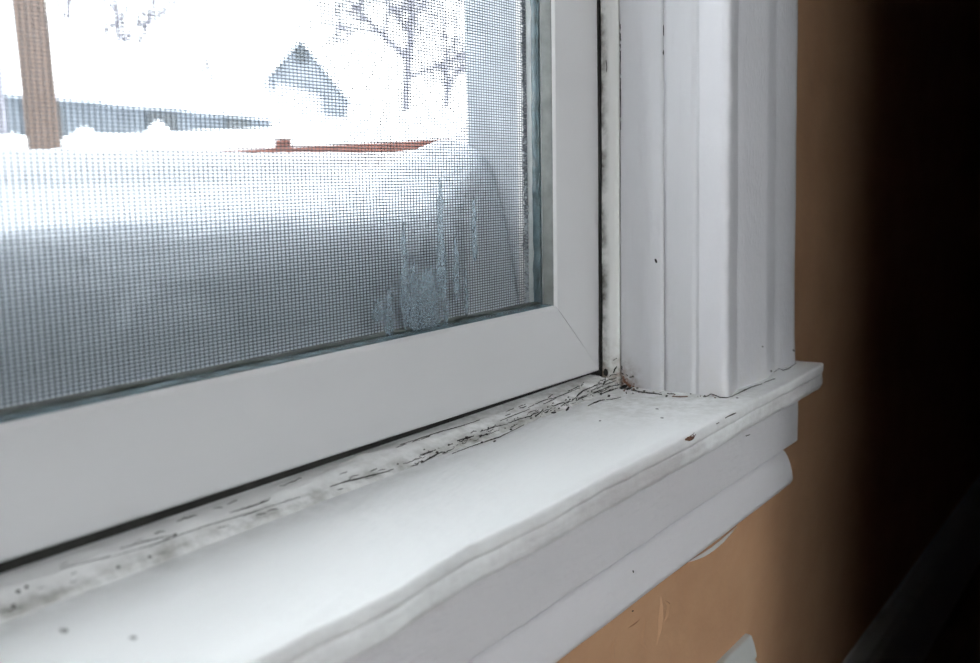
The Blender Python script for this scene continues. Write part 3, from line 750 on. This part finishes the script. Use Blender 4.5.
# snow bank beyond the rail (ragged bright mounds in front of the low house)
def mound(name, pts, dist, depth, label, mat=M_snowfar):
    vs, fs = [], []; n = len(pts); K = 9
    for (u, v) in pts:
        p, r, f = facing(u, v, dist)
        for k in range(K):
            t = k / (K - 1) * math.pi
            vs.append(Vector((p.x, p.y, 0)) + f * (-math.cos(t) * depth) + Vector((0, 0, -.6 + (p.z + .6) * math.sin(t) ** .7 + .02 * nz(u * .1, k, 3))))
    for i in range(n - 1):
        for k in range(K - 1):
            a = i * K + k; fs.append((a, a + 1, a + K + 1, a + K))
    o = mesh_obj(name, vs, fs, mat); tag(o, label, 'snow', kind='stuff'); return o
mound('snow_bank', [(-60, 132), (-10, 133), (6, 136), (12, 133), (30, 139), (45, 140), (62, 139), (74, 133), (80, 128), (88, 128), (96, 134), (120, 135), (146, 134), (152, 124), (158, 120), (164, 126), (172, 133), (200, 131), (240, 130), (275, 127), (300, 124), (340, 119), (380, 116), (420, 110), (455, 108), (480, 110), (520, 112)], 9.0, 1.2, 'lumpy snow bank in front of the low grey house')

# low house with a snow-laden roof
def quad_box(name, pts, th, mat, parent):
    """closed slab from a planar outline (metres) pushed back by vector th"""
    n = len(pts); vs = list(pts) + [q + th for q in pts]
    fs = [tuple(range(n)), tuple(range(2 * n - 1, n - 1, -1))] + [(i, n + i, n + (i + 1) % n, (i + 1) % n) for i in range(n)]
    return mesh_obj(name, vs, fs, mat, parent, smooth=False)
E0 = far(-60, 104, 19.0); E1 = far(272, 119.5, 25.6)
hs = empty('low_house', (E0.x, E0.y, -.4)); tag(hs, 'long low blue-grey house under a deep snow roof', 'house')
z0 = -.4
E1.z = far(272, 119.5, 25.6).z; E0.z = E1.z + .1
dd = (E1 - E0); dd.z = 0; dn = Vector((-dd.y, dd.x, 0)).normalized()
if dn.y < 0: dn = -dn
quad_box('wall', [Vector((E0.x, E0.y, z0)), Vector((E1.x, E1.y, z0)), E1, E0], dn * 6, M_siding, hs)
for t_ in (.18, .52, .8):
    q = E0 + dd * t_ - dn * .05; ddn = dd.normalized()
    quad_box('window', [q + Vector((0, 0, -.95)), q + ddn * .9 + Vector((0, 0, -.95)), q + ddn * .9 + Vector((0, 0, -.15)), q + Vector((0, 0, -.15))], dn * .08, M_glassdark, hs)
vs, fs = [], []
nl = 24
for i in range(nl + 1):
    t = i / nl; e = E0 + dd * (t * 1.04 - .02); e.z = E0.z + (E1.z - E0.z) * t
    arch = 1.0 - .38 * max(0, (t - .35) / .65) ** 1.6 - .45 * max(0, (.33 - t) / .33) ** 2
    for (k, hgt) in ((-.5, -.02), (-.5, .22), (.0, .55), (1.2, 1.25), (2.6, 2.15), (3.4, 2.55), (4.2, 2.4), (6.2, .3), (6.2, 0)):
        vs.append(e + dn * k + Vector((0, 0, hgt * (arch if hgt > .3 else 1) + .05 * nz(t * 9, k, 2))))
K = 9
for i in range(nl):
    for k in range(K):
        a = i * K + k; b = i * K + (k + 1) % K; fs.append((a, b, b + K, a + K))
fs += [tuple(range(K))[::-1], tuple(nl * K + k for k in range(K))]
mesh_obj('snow_roof', vs, fs, M_snowfar, hs)

# grey gabled house
ap_, r, f = facing(301, 41, 34)
gh = empty('gabled_house', (ap_.x, ap_.y, -.3)); tag(gh, 'dark grey gable of a house with a steep snowy roof', 'house')
Lb = far(268, 79, 34); Rb = far(349, 103, 34); Rw = far(349, 119, 34); Lw = far(322, 113, 34)
quad_box('gable_wall', [ap_, far(345, 97, 34), far(349, 120, 34), far(322, 113, 34), far(322, 95, 34), Lb], f * 5, M_gable, gh)
Lq = far(272, 140, 34.3); Rq = far(347, 140, 34.3); Lq.z = Rq.z = -.5
M_pale = simple('pale house wall', (.72, .74, .78), .8)
quad_box('lower_wall', [far(276, 80, 34.2), far(322, 96, 34.2), far(345, 118, 34.2), Rq, Lq], f * 5, M_pale, gh)
for (a, b) in ((ap_, far(262, 84, 34)), (ap_, far(352, 105, 34))):
    n_ = Vector((0, 0, .22))
    quad_box('snow_roof', [a + n_ - f * .25, b + n_ - f * .25, b + Vector((0, 0, .04)) - f * .25, a + Vector((0, 0, .04)) - f * .25], f * 5.5, M_snowfar, gh)
wq = far(296, 62, 33.9); quad_box('window', [wq, wq + r * .34, wq + r * .34 + Vector((0, 0, .42)), wq + Vector((0, 0, .42))], f * .05, M_glassdark, gh)

# red house edge at the far left
q, r, f = facing(-30, 140, 30)
rh = empty('red_house', (q.x, q.y, -.2)); tag(rh, 'pinkish red house wall beyond the porch post at the picture edge', 'house')
rq0, rq1 = far(-70, 140, 30), far(9, 140, 30); rq0.z = rq1.z = -.5
quad_box('wall', [rq0, rq1, far(10, 44, 30), far(-70, 40, 30)], f * 5, M_brick, rh)
quad_box('snow_roof', [far(-74, 44, 29.8), far(14, 46, 29.8), far(8, 34, 29.8), far(-70, 20, 29.8)], f * 6, M_snowfar, rh)
quad_box('window', [far(-40, 90, 29.9), far(-24, 90, 29.9), far(-24, 62, 29.9), far(-40, 62, 29.9)], f * .05, M_glassdark, rh)

# bare trees
def tree(u, v, dist, height, r0, seed, label, spread=.55, depth=4, dens=1.0, group='bare winter trees'):
    base = far(u, v, dist); rnd = random.Random(seed)
    gz = -.45 + max(0, dist - 3) * .012 - .3
    root = empty('bare_tree', (base.x, base.y, gz)); tag(root, label, 'tree', group)
    tv, tf, bv, bf = [], [], [], []
    tube([Vector((base.x, base.y, gz)), Vector(base) + Vector((0, 0, .02))], [r0 * 1.25, r0 * 1.0], 7, tv, tf)
    def grow(p, d, L, r, lvl):
        n = 5; path = [p]; rs = [r]; q = p.copy(); dv = d.copy()
        for i in range(n):
            dv = (dv + Vector((rnd.uniform(-1, 1), rnd.uniform(-1, 1), rnd.uniform(-.6, 1))) * (.10 + .07 * lvl)).normalized()
            q = q + dv * L / n; path.append(q.copy()); rs.append(r * (1 - .6 * (i + 1) / n))
        tube(path, rs, 7 if lvl < 2 else 4, *((tv, tf) if lvl == 0 else (bv, bf)))
        if lvl >= depth: return
        nb = int((7 if lvl == 0 else 5) * dens + rnd.random())
        for k in range(nb):
            t = (.25 if lvl == 0 else .2) + .78 * (k + rnd.random() * .6) / nb; t = min(t, .99)
            i = int(t * n); a = path[i].lerp(path[min(i + 1, n)], t * n - i)
            ang = rnd.uniform(0, 2 * math.pi); sx = dv.cross(Vector((math.cos(ang), math.sin(ang), .2))).normalized()
            nd_ = (dv * (1 - spread) + sx * spread + Vector((0, 0, .15))).normalized()
            grow(a, nd_, L * rnd.uniform(.42, .62), rs[i] * rnd.uniform(.6, .8), lvl + 1)
    grow(Vector(base), Vector((rnd.uniform(-.05, .05), rnd.uniform(-.05, .05), 1)), height, r0, 0)
    mesh_obj('trunk', tv, tf, M_bark, root); o = mesh_obj('branches', bv, bf, M_bark, root); o['kind'] = 'stuff'
tree(405, 150, 17, 4.2, .10, 11, 'bare tree with dense twigs standing right of the gabled house', spread=.68, dens=1.35)
tree(444, 150, 12, 1.7, .04, 17, 'low bare shrub near the window frame', spread=.65, dens=1.1)
tree(66, 150, 36, 7.6, .14, 23, 'bare tree top showing beside the porch post', dens=.9)
tree(120, 150, 42, 7.4, .16, 29, 'bare tree standing behind the middle of the snow roof', dens=.8)
tree(222, 150, 56, 7.6, .13, 31, 'small bare tree at the end of the snow roof', dens=.6)
tree(2, 150, 13, 4.6, .08, 37, 'bare tree at the picture edge left of the porch post', dens=1.0)
